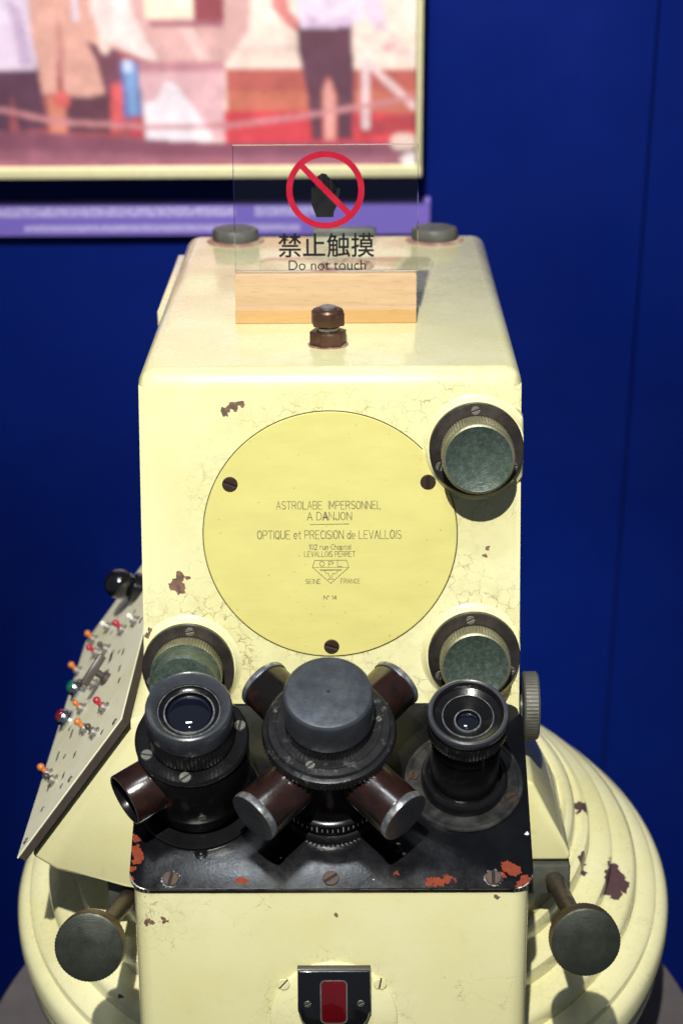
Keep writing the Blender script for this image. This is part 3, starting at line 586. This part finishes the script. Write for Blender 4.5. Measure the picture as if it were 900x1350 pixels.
# left eyepiece: drum with side tube
f = PF @ T((-0.0865, -0.0770, 0))
eL = obj('eyepiece', lathe([(0.0300, 0.002), (0.0300, 0.012), (0.0325, 0.014), (0.0325, 0.019), (0.0345, 0.021), (0.0352, 0.023), (0.0354, 0.064), (0.0348, 0.0655), (0.0338, 0.0660), (0, 0.0660)], 96), 'black_metal', ast, f)
tag(eL, 'broad left eyepiece drum with brown side tube')
obj('flange', lathe([(0.0412, 0.0), (0.0412, 0.0024), (0.0404, 0.0031), (0.0300, 0.0031)], 96), 'black_metal', eL, f)
obj('cover_ring', lathe([(0.0338, 0.0655), (0.0358, 0.0662, 0, 1), (0.0360, 0.0672, 0, 1), (0.0354, 0.0682, 0, 0), (0.0345, 0.0692), (0.0268, 0.0692)], 96), ['black_metal', 'worn_edge'], eL, f)
for a, rot in ((207, -10), (265, 40), (15, 80), (140, 0)):
    screw(eL, f, 0.0308*math.cos(R(a)), 0.0308*math.sin(R(a)), 0.0688, 0.0038, rot, 'steel')
obj('knurled_ring', lathe([(0.0250, 0.069), (0.0265, 0.0702), (0.0272, 0.0712, 0.0010), (0.0272, 0.0832, 0.0010), (0.0264, 0.0842), (0.0230, 0.0846)], teeth=68), 'knurl', eL, f)
obj('eyecup', lathe([(0.0250, 0.0842), (0.0268, 0.0858), (0.0272, 0.0900), (0.0272, 0.0968), (0.0268, 0.1005), (0.0260, 0.1024), (0.0250, 0.1029), (0.0240, 0.1024), (0.0208, 0.0988), (0.0200, 0.0974), (0.0196, 0.0968, 0, 1), (0.0193, 0.0972, 0, 2), (0.0189, 0.0972, 0, 2), (0.0185, 0.0958, 0, 1), (0.0174, 0.0950, 0, 1), (0.0160, 0.0946, 0, 1), (0.0157, 0.0954, 0, 2), (0.0150, 0.0954, 0, 2), (0.0148, 0.0930, 0, 1), (0, 0.0926, 0, 1)], 96), ['rubber', 'black_metal', 'slate_worn'], eL, f)
obj('lens', lathe(dome(0.0148, 0.0931, 0.0050), 64), 'lens', eL, f)
d = Vector((-0.038, -0.0275, 0)).normalized()
tf = f @ axis_frame((0, 0, 0.0435), d)
tb = obj('side_tube', lathe([(0.0172, 0.028), (0.0172, 0.0515, 0, 0), (0.0168, 0.0523, 0, 0), (0.0161, 0.0525, 0, 1), (0.0156, 0.0515, 0, 2), (0.0146, 0.044, 0, 2), (0.0132, 0.0438, 0, 1), (0.0128, 0.042, 0, 2), (0, 0.042, 0, 2)], 64), ['brown', 'steel', 'black_metal'], eL, tf)
screw(eL, f @ axis_frame((0, 0, 0.030), (0.16, -1, 0)), 0, 0, 0.0352, 0.0026, 0, 'steel')

# central turret
f = PF @ T((-0.0004, -0.0784, 0))
eC = obj('turret', lathe([(0.0330, 0.007), (0.0330, 0.0105), (0.0345, 0.0115), (0.0345, 0.0190), (0.0335, 0.0200), (0.0315, 0.0205), (0.0315, 0.040), (0.0335, 0.042), (0.0340, 0.0725), (0, 0.0725)], 96), 'black_metal', ast, f)
tag(eC, 'central turret with four radial tubes and flat slate cap')
obj('base_ring', lathe([(0.0350, 0.0), (0.0362, 0.0008, 0.0009), (0.0362, 0.0062, 0.0009), (0.0352, 0.0072), (0.0300, 0.0072)], teeth=80), 'knurl', eC, f)
bm = bmesh.new()
for k in range(26):
    a = R(200+k*140/25); w = 0.0009 if k % 5 else 0.0014; h0, h1 = (0.0130, 0.0165) if k % 5 else (0.0122, 0.0182)
    mm = axis_frame((0.03455*math.cos(a), 0.03455*math.sin(a), 0), (math.cos(a), math.sin(a), 0))
    vv = [mm @ Vector((x_, y_, 0.00005)) for x_, y_ in ((-w/4, h0), (w/4, h0), (w/4, h1), (-w/4, h1))]
    bm.faces.new([bm.verts.new(v_) for v_ in vv])
obj('scale_marks', bm, 'bare', eC, f)
obj('knurled_disc', lathe([(0.0335, 0.0715), (0.0405, 0.0722), (0.0420, 0.0735, 0.0012), (0.0420, 0.0785, 0.0012), (0.0408, 0.0798), (0.0400, 0.0802), (0.0385, 0.0812), (0.0383, 0.0826), (0.0376, 0.0834), (0.0335, 0.0836), (0.0333, 0.0832), (0.0328, 0.0832), (0.0326, 0.0838), (0.0260, 0.0838)], teeth=92), 'knurl', eC, f)
screw(eC, f, -0.0112, -0.0300, 0.0834, 0.0030, 40, 'steel'); screw(eC, f, 0.0310, 0.0040, 0.0834, 0.0020, 40, 'steel'); screw(eC, f, -0.0335, 0.0105, 0.0832, 0.0012, 40, 'steel')
obj('knurled_ring', lathe([(0.0262, 0.0835), (0.0274, 0.0845, 0.0010), (0.0276, 0.0925, 0.0010), (0.0268, 0.0935), (0.0240, 0.0938)], teeth=70), 'knurl', eC, f)
obj('cap', lathe([(0.0265, 0.0932), (0.0277, 0.0938), (0.0279, 0.0952), (0.0277, 0.1155), (0.0272, 0.1172), (0.0261, 0.1183), (0.0243, 0.1186), (0, 0.1186)], 96), 'slate', eC, f)
obj('pinhole', lathe([(0.0012, 0.11862), (0, 0.11862)], 16), 'void', eC, f @ T((0.0001, 0.0003, 0)))
for ang, mt_, r0 in ((-133, 'brown', 0.0690), (-47, 'brown', 0.0690), (50, 'brown', 0.0680), (130, 'brown_dark', 0.0680)):
    a = R(ang); tf = f @ axis_frame((0, 0, 0.0560), (math.cos(a), math.sin(a), 0))
    tb = obj('turret_tube', lathe([(0.0168, 0.026), (0.0168, 0.0635), (0.0166, 0.0642), (0.0155, 0.0642)], 64), mt_, eC, tf)
    obj('tube_cap', lathe([(0.0160, 0.0638), (0.0172, 0.0642, 0, 0), (0.0174, 0.0648, 0, 0), (0.0174, r0-0.0008, 0, 1), (0.0171, r0, 0, 1), (0, r0, 0, 0)], 64), ['slate', 'slate_worn'], eC, tf)

# indicator window on the lower front
LF = frame((0.0010, -0.1440, -0.3935), (1, 0, 0), (0, 0, 1), (0, -1, 0))
ind = obj('indicator_plate', lathe([(0.0412, 0.0), (0.0408, 0.0016), (0.0396, 0.0024), (0, 0.0024)], 96), 'paint_boss', ast, LF)
M['bakelite'] = plain('black_bakelite', (0.006, 0.006, 0.007), 0.12, 0, Coat_Weight=0.6)
M['red_glass'] = plain('deep_red_window', (0.10, 0.003, 0.005), 0.08, 0, Coat_Weight=0.8)
bz = rrect(-0.0228, 0.0238, -0.034, 0.0404, 0.006, 5); 
poly_b = [(-0.0228, 0.0402), (-0.0228, 0.0145)]+[(0.0005+0.0233*math.cos(R(a)), 0.0125+0.0225*math.sin(R(a))) for a in range(185, 356, 10)]+[(0.0238, 0.0145), (0.0238, 0.0402)]
obj('bezel', prism(poly_b[::-1], 0.0025, 0.0095, None, 0.0022, 4, top_only=True), 'bakelite', ind, LF, 40)
obj('red_window', prism(rrect(-0.0076, 0.0082, 0.0022, 0.0330, 0.0030), 0.0080, 0.0099, None, 0.0005, 2), 'red_glass', ind, LF)
bm = bmesh.new(); o_ = rrect(-0.0084, 0.0090, 0.0014, 0.0338, 0.0036); i_ = rrect(-0.0076, 0.0082, 0.0022, 0.0330, 0.0030)
va = [bm.verts.new((x_, y_, 0.0097)) for x_, y_ in o_]; vb = [bm.verts.new((x_, y_, 0.0097)) for x_, y_ in i_]
for k in range(len(o_)): bm.faces.new((va[k], va[(k+1) % len(o_)], vb[(k+1) % len(o_)], vb[k]))
obj('window_rim', bm, 'steel', ind, LF)
for u, v in ((-0.0165, 0.0160), (0.0175, 0.0165)): screw(ind, LF, u, v, 0.0093, 0.0024, 30, 'steel')
for u, v, a in ((-0.0318, 0.0265, 50), (0.0300, 0.0265, 80)): screw(ind, LF, u, v, 0.0022, 0.0040, a, 'cream')

# control console on the left flank
CA = Vector((-0.2166, -0.030, -0.3361)); cd = Vector((0.5861, 0, 0.8102)); cn = Vector((-0.8102, 0, 0.5861))
PL_ = 0.1276
KF = frame(CA, cd, (0, 1, 0), cn)
A2 = CA-cn*0.0065; C2 = CA+cd*PL_-cn*0.0065
cpoly = [(A2.x+0.002, A2.z), (C2.x, C2.z), (-0.121, C2.z+0.004), (-0.121, -0.372), (-0.145, -0.364), (-0.192, -0.352)]
bm = prism(cpoly, -0.344, 0.027, None, 0.003, 3)
console = obj('control_console', bm, 'paint_plain', ast, frame((0, 0, 0), (1, 0, 0), (0, 0, 1), (0, -1, 0)))
M['edge_brown'] = plain('brown_panel_edge', (0.045, 0.034, 0.026), 0.6)
M['panel_grey'] = paint_material('greyed_cream_panel', (0.80, 0.765, 0.54), (), True, (), 0.5, coat=0.0)
obj('panel_backing', boxbm(-0.0005, PL_+0.001, -0.0045, 0.372, -0.0062, -0.0010), 'edge_brown', console, KF)
obj('panel', boxbm(-0.002, PL_+0.001, -0.005, 0.3725, -0.0009, 0.0003, 0.0005, 1), 'panel_grey', console, KF)
M['tip_orange'] = plain('orange_tip', (0.50, 0.15, 0.03), 0.3); M['tip_red'] = plain('red_tip', (0.36, 0.02, 0.04), 0.3); M['tip_dark'] = plain('dark_tip', (0.05, 0.04, 0.032), 0.4); M['tip_white'] = plain('white_tip', (0.7, 0.68, 0.64), 0.3)
M['chrome'] = plain('chrome_bezel', (0.62, 0.66, 0.70), 0.12, 1.0); M['jewel_green'] = plain('green_jewel', (0.005, 0.09, 0.05), 0.05, 0, Coat_Weight=1.0); M['jewel_red'] = plain('red_jewel', (0.14, 0.005, 0.01), 0.05, 0, Coat_Weight=1.0)
def toggle(s, t_, tip, lean=(0.25, 0.1), L=0.0058, r=0.0028):
    f_ = KF @ T((s, t_, 0)); ld = Vector((lean[0], lean[1], 1)).normalized()
    bm = lathe([(0.0050, 0), (0.0050, 0.0018), (0.0034, 0.0019), (0.0034, 0.0048), (0, 0.005)], 18)
    lathe([(0.0012, 0), (0.0017, L-0.003)], 12, bm, mat=1, mw=axis_frame((0, 0, 0.0035), ld))
    lathe([(0.0018, L-0.005)]+[(r*math.sin(R(a)), L-r*math.cos(R(a))) for a in range(40, 181, 20)], 16, bm, mat=1, mw=axis_frame((0, 0, 0.0035), ld))
    return obj('toggle_switch', bm, ['steel', tip], console, f_)
for s, t_, tip in ((0.0872, 0.2265, 'tip_red'), (0.0237, 0.3280, 'tip_orange'), (0.0413, 0.2679, 'tip_red'), (0.0075, 0.2931, 'tip_orange'),
                   (0.0941, 0.0704, 'tip_red'), (0.0668, 0.0821, 'tip_orange'), (0.0140, 0.0959, 'tip_orange')):
    toggle(s, t_, tip, (random.uniform(.0, .3), random.uniform(-.3, .3)))
obj('label_mark', boxbm(0.072, 0.0765, 0.19, 0.21, 0.0002, 0.0006), 'tip_dark', console, KF)
for s, t_, ln in ((0.0354, 0.1288, 0.014), (0.0190, 0.118, 0.014), (0.100, 0.130, 0.010), (0.106, 0.098, 0.008), (0.0560, 0.0600, 0.008), (0.0200, 0.0650, 0.008), (0.045, 0.045, 0.008), (0.098, 0.165, 0.01)):
    obj('label_mark', boxbm(s-0.0012, s+0.0012, t_-ln/2, t_+ln/2, 0.0002, 0.0006), 'tip_dark' if ln > 0.012 else 'seam', console, KF)
for s, t_, tip in ((0.052, 0.300, 'tip_white'), (0.040, 0.205, 'tip_dark'), (0.062, 0.236, 'tip_dark'), (0.056, 0.180, 'tip_white'), (0.045, 0.155, 'tip_orange'), (0.030, 0.060, 'tip_dark'), (0.088, 0.040, 'tip_dark'), (0.110, 0.200, 'tip_white')):
    toggle(s, t_, tip, (random.uniform(.0, .3), random.uniform(-.3, .3)), 0.0045, 0.0024)
for s, t_ in ((0.007, 0.006), (0.119, 0.006), (0.007, 0.185), (0.119, 0.185), (0.007, 0.36), (0.062, 0.012)): screw(console, KF, s, t_, 0.0003, 0.0026, random.uniform(0, 180), 'steel')
for s, t_ in ((0.082, 0.092), (0.054, 0.105), (0.036, 0.090), (0.075, 0.115), (0.028, 0.150), (0.064, 0.160), (0.090, 0.180), (0.036, 0.240), (0.076, 0.250), (0.100, 0.240), (0.060, 0.275), (0.022, 0.030), (0.048, 0.024), (0.100, 0.022)):
    obj('socket', lathe([(0.0022, 0.0002), (0.0022, 0.0009), (0.0014, 0.0009), (0.0013, 0.0004, 0, 1), (0, 0.0004, 0, 1)], 14), ['steel', 'void'], console, KF @ T((s, t_, 0)))
def lamp(s, t_, jewel):
    f_ = KF @ T((s, t_, 0))
    l_ = obj('indicator_lamp', lathe([(0.0082, 0), (0.0082, 0.0025), (0.0068, 0.0038), (0.0066, 0.0075), (0.0060, 0.0085), (0.0052, 0.0085)], 32), 'chrome', console, f_)
    b2 = lathe(dome(0.0054, 0.0078, 0.0045), 28); obj('jewel', b2, jewel, console, f_); return l_
lamp(0.0240, 0.2250, 'jewel_green'); lamp(0.0200, 0.1780, 'jewel_red')
f_ = KF @ T((0.0801, 0.147, 0))
bm = lathe([(0.0048, 0), (0.0048, 0.004), (0.0028, 0.005), (0.0028, 0.011)], 18); boxbm(-0.013, 0.013, -0.0032, 0.0032, 0.010, 0.016, 0.001, 2, bm)
obj('rotary_switch', bm, 'tip_dark', console, f_ @ rz(R(25)))
f_ = KF @ T((0.1020, 0.2850, -0.003))
bm = lathe([(0.0130, 0), (0.0130, 0.010), (0.0100, 0.012)], 28); lathe([(0.0070, 0.010)]+[(0.0125*math.sin(R(a)), 0.0215-0.0125*math.cos(R(a))) for a in range(30, 181, 15)], 28, bm)
obj('selector_knob', bm, 'bakelite', console, f_ @ Matrix.Rotation(R(-18), 4, 'Y'))

# levelling handwheels with shafts, brackets, flank parts
M['wheel_green'] = worn_material('dark_green_brass_wheel', (0.026, 0.031, 0.023), (0.045, 0.050, 0.038), 0.46, 0.5, (0.42, 0.72), 110, 0.5, 0.2, turn=0.4)
M['wheel_rim'] = worn_material('brown_brass_rim', (0.12, 0.082, 0.040), (0.05, 0.045, 0.03), 0.4, 0.7, (0.45, 0.65), 80, 0.6, 0.2)
M['shaft'] = worn_material('brown_steel_shaft', (0.085, 0.062, 0.045), (0.15, 0.12, 0.09), 0.4, 0.7, (0.5, 0.7), 60, 0.8, 0.1)
M['bracket'] = worn_material('dark_grey_bracket', (0.06, 0.065, 0.052), (0.11, 0.11, 0.09), 0.5, 0.4, (0.45, 0.7), 60, 0.4, 0.2)
for root, disc in (((-0.1440, -0.012, -0.3800), (-0.1518, -0.165, -0.3286)), ((0.1535, -0.012, -0.3660), (0.1594, -0.165, -0.3258))):
    rv, dv = Vector(root), Vector(disc); L_ = (dv-rv).length; f_ = axis_frame(rv, dv-rv)
    w_ = obj('handwheel', lathe([(0.012, L_-0.016), (0.0205, L_-0.014, 0, 1), (0.0220, L_-0.0125, 0.0003, 1), (0.0222, L_-0.002, 0.0003, 1), (0.0215, L_-0.0006, 0, 1), (0.0202, L_, 0, 0), (0, L_)], teeth=60), ['wheel_green', 'wheel_rim'], ast, f_)
    obj('shaft', lathe([(0.0062, -0.02), (0.0062, L_-0.030), (0.0075, L_-0.028), (0.0075, L_-0.015), (0, L_-0.015)], 28), 'shaft', w_, f_)
br_ = obj('bracket', boxbm(0.1258, 0.165, -0.020, 0.016, -0.376, -0.352, 0.003, 2), 'bracket', ast)
screw(br_, frame((0.1575, -0.020, -0.363), (1, 0, 0), (0, 0, 1), (0, -1, 0)), 0, 0, 0, 0.003, 20, 'dark')
obj('bracket', boxbm(-0.160, -0.1258, -0.012, 0.016, -0.390, -0.368, 0.003, 2), 'bracket', ast)
# cream arm above the right bracket
bm = prism([(0.124, -0.350), (0.164, -0.350), (0.165, -0.345), (0.160, -0.335), (0.138, -0.290), (0.124, -0.284)], -0.10, 0.018, None, 0.003, 3)
obj('side_arm', bm, 'paint_plain', ast, frame((0, 0, 0), (1, 0, 0), (0, 0, 1), (0, -1, 0)))
f_ = axis_frame((0.1255, 0.015, -0.2465), (1, 0, 0))
M['side_knob'] = worn_material('grey_side_knob', (0.075, 0.075, 0.06), (0.12, 0.12, 0.10), 0.5, 0.3, (0.45, 0.7), 80, 0.4, 0.2)
sk = obj('side_knob', lathe([(0.008, -0.002), (0.008, 0.0055), (0.0225, 0.006), (0.0238, 0.0072, 0.0004), (0.0238, 0.0155, 0.0004), (0.0225, 0.0168), (0, 0.0168)], teeth=60), 'side_knob', ast, f_)

# top of the housing: cover plate, caps, stud with nuts, rail
cover = obj('access_cover', prism([(-0.050, 0.142), (0.0600, 0.142), (0.0785, 0.318), (0.0765, 0.329), (0.068, 0.334), (-0.048, 0.334), (-0.056, 0.330), (-0.0600, 0.322)], -0.001, 0.0014, None, 0.0006, 2, top_only=True), 'paint_plain', ast)
M['felt'] = worn_material('dark_grey_cap', (0.055, 0.057, 0.05), (0.11, 0.11, 0.095), 0.55, 0.2, (0.45, 0.7), 60, 0.2, 0.2)
M['stain'] = worn_material('brown_primer_ring', (0.20, 0.10, 0.08), (0.42, 0.30, 0.2), 0.6, 0, (0.5, 0.6), 80, 0)
for x_ in (-0.0835, 0.0825):
    o1 = obj('bearing_cap', lathe([(0.0185, 0.001), (0.0192, 0.0022, 0.0003), (0.0192, 0.0085, 0.0003), (0.0180, 0.0105), (0.0100, 0.0118), (0, 0.0120)], teeth=60), 'felt', ast, T((x_, 0.404, 0)))
    obj('primer_ring', lathe([(0.0242, 0.0002), (0.0225, 0.0012), (0.0185, 0.0013)], 40), 'stain', o1, T((x_, 0.404, 0)))
obj('primer_ring', lathe([(0.0215, 0.0015), (0.0205, 0.0028), (0.0165, 0.0030), (0.0150, 0.0016)], 48), 'stain', cover, T((0.010, 0.302, 0)))
M['rail'] = worn_material('dark_rear_rail', (0.08, 0.085, 0.075), (0.15, 0.15, 0.13), 0.5, 0.4, (0.45, 0.7), 60, 0.4)
obj('rear_clamp', boxbm(-0.020, 0.034, 0.431, 0.442, -0.012, 0.0045, 0.002, 2), 'rail', ast)
obj('side_rail', prism(rrect(-0.1312, -0.1258, 0.205, 0.405, 0.002), -0.022, -0.012, None, 0.0015, 2), 'paint_plain', ast)
def hexnut(z0, z1, r, rot):
    pts = [(r*math.cos(R(rot+60*i)), r*math.sin(R(rot+60*i))) for i in range(6)]
    bm = prism(pts, z0, z1, None, 0.0007, 2)
    return bm
sx, sy = -0.0017, 0.0650
stud = obj('stud', lathe([(0.0052, 0.0), (0.0052, 0.010), (0.0078, 0.0105), (0.0078, 0.0125), (0.0050, 0.013), (0.0050, 0.021), (0.0062, 0.0262), (0.0050, 0.0270), (0, 0.0262)], 32), 'steel', ast, T((sx, sy, 0)))
obj('hex_nut', hexnut(0.0002, 0.0100, 0.0128, 12), 'rust_nut', stud, T((sx, sy, 0)), 30)
bm = hexnut(0.0140, 0.0232, 0.0122, 38); lathe([(0.0108, 0.0231), (0.0100, 0.0246), (0.0085, 0.0252), (0.0070, 0.0250), (0, 0.0250)], 36, bm)
obj('hex_nut', bm, 'rust_nut', stud, T((sx, sy, 0)), 30)
obj('washer', lathe([(0.0137, 0.0), (0.0137, 0.0006), (0.005, 0.0006)], 36), 'stain', stud, T((sx, sy, 0)))

# ------------------------------------------------------------------ acrylic sign in a wooden block
def wood(name, a, b, d):
    t = NT(name); c = t.coord()
    g = t.noise(t.vmath('MULTIPLY', c, (9, 120, 120)), 1.0, 5, 0.62); g2 = t.noise(t.vmath('MULTIPLY', c, (70, 900, 900)), 1.0, 3, 0.6)
    col = t.mix(t.ramp(g, 0.3, 0.7), a, b); col = t.mix(t.ramp(g2, 0.54, 0.74, 0, 0.5), col, d)
    t.set(Base_Color=col, Roughness=0.45, Normal=t.bump(g2, 0.15, 0.0004)); return t.m
M['wood'] = wood('beech_wood', (0.55, 0.385, 0.22), (0.45, 0.295, 0.155), (0.30, 0.16, 0.07))
M['wood_dark'] = plain('dark_wood_top', (0.24, 0.11, 0.06), 0.5)
M['wood_foot'] = wood('golden_wood_strip', (0.55, 0.345, 0.145), (0.47, 0.275, 0.10), (0.36, 0.18, 0.06))
t = NT('clear_acrylic'); t.set(Base_Color=(0.97, 0.99, 0.99), Roughness=0.015, IOR=1.45, Transmission_Weight=1.0); M['acrylic'] = t.m
M['sign_red'] = plain('sign_red_ink', (0.40, 0.005, 0.028), 0.4); M['sign_black'] = plain('sign_black_ink', (0.006, 0.006, 0.007), 0.4)
ZT = 0.0002
sign = empty('acrylic_sign', (-0.004, 0.134, ZT)); tag(sign, 'clear acrylic do-not-touch sign held in a small wooden block', 'sign')
SF = frame((-0.004, 0.134, 0), (1, 0, 0), (0, 1, 0), (0, 0, 1))
WB = frame((-0.004, 0.134, 0), (0, 1, 0), (0, 0, 1), (1, 0, 0))
bm = prism([(-0.0072, ZT+0.0115), (-0.0100, ZT+0.0012), (-0.0100, ZT), (0.0072, ZT), (0.0072, ZT+0.0345), (-0.0062, ZT+0.0345)], -0.0637, 0.0637, None, 0.0006, 2)
for v in bm.verts: v.co = Vector((v.co.z, v.co.x, v.co.y))
block = obj('wooden_block', bm, 'wood', sign, SF)
obj('base_strip', boxbm(-0.0637, 0.0637, -0.0112, -0.0101, ZT, ZT+0.0098, 0.0003, 1), 'wood_foot', block, SF)
YP = 0.1335
pane = obj('acrylic_pane', boxbm(-0.0639, 0.0645, -0.0013, 0.0013, ZT+0.0350, 0.1245, 0.0003, 1), 'acrylic', sign, T((-0.0037, YP, 0)))
def sgn(px): return (px-436.8)/1880.0          # sign artwork grid
def sgz(py): return 0.0930-(py-250)/1838.0
SGN = frame((0, YP-0.00150, 0), (1, 0, 0), (0, 0, 1), (0, -1, 0))
def ring_bm(cx, cy, r0, r1, n=72):
    bm = bmesh.new(); a_ = [bm.verts.new((cx+r1*math.cos(2*math.pi*i/n), cy+r1*math.sin(2*math.pi*i/n), 0)) for i in range(n)]; b_ = [bm.verts.new((cx+r0*math.cos(2*math.pi*i/n), cy+r0*math.sin(2*math.pi*i/n), 0)) for i in range(n)]
    for i in range(n): bm.faces.new((a_[i], a_[(i+1) % n], b_[(i+1) % n], b_[i]))
    return bm
obj('prohibition_ring', ring_bm(sgn(430), sgz(250), 43/1880, 51/1880), 'sign_red', pane, SGN)
bm = bmesh.new(); ribbon(bm, [(sgn(398.5), sgz(218)), (sgn(461.5), sgz(281.5))], 8.0/1880, 0, 0.0001); obj('prohibition_bar', bm, 'sign_red', pane, SGN)
hand = [(418, 285), (440, 285), (441, 278), (445, 270), (446, 262), (449, 253), (449, 248), (446.5, 247), (443, 255), (440.5, 259), (439.5, 252), (438.5, 238), (437, 235.5), (435, 237), (434.5, 249), (433.4, 249), (433.2, 232), (431.5, 229.5), (429.4, 231.5), (429, 249), (427.8, 249), (427, 230.5), (425, 228.4), (423, 230.5), (423.2, 249), (422, 249), (420.6, 235), (418.6, 233), (416.8, 235), (417.4, 252), (415, 247), (412.6, 246), (411.4, 248), (411.6, 268), (415, 277)]
bm = bmesh.new(); bm.faces.new([bm.verts.new((sgn(x_), sgz(y_), -0.00006)) for x_, y_ in hand]); bmesh.ops.triangulate(bm, faces=bm.faces)
obj('hand_symbol', bm, 'sign_black', pane, SGN)
def font_mesh(txt, cx, cy, width, name, mat, z=0.0, height=None, bold=0.0):
    cu = bpy.data.curves.new('txt', 'FONT'); cu.body = txt; cu.size = 1.0; cu.align_x = 'CENTER'; cu.offset = bold
    o = bpy.data.objects.new('txt', cu); COL.objects.link(o)
    me = bpy.data.meshes.new_from_object(o.evaluated_get(bpy.context.evaluated_depsgraph_get()))
    bpy.data.objects.remove(o); bpy.data.curves.remove(cu)
    co = np.empty(len(me.vertices)*3, np.float32); me.vertices.foreach_get('co', co); co = co.reshape(-1, 3)
    mn, mx = co.min(0), co.max(0); s = width/(mx[0]-mn[0]); sy_ = s if height is None else height/(mx[1]-mn[1])
    co[:, 0] = (co[:, 0]-(mn[0]+mx[0])/2)*s+cx; co[:, 1] = (co[:, 1]-(mn[1]+mx[1])/2)*sy_+cy; co[:, 2] = z
    me.vertices.foreach_set('co', co.ravel()); me.materials.clear(); me.materials.append(M[mat]); me.update()
    return link(name, me, pane, SGN)
font_mesh('禁止触摸', sgn(430.5), sgz(321.5), 127/1880, 'lettering', 'sign_black', 0.0, 32/1838, 0.012)
font_mesh('Do not touch', sgn(431.5), sgz(347.5), 102/1880, 'lettering', 'sign_black', 0.0, 13/1838)
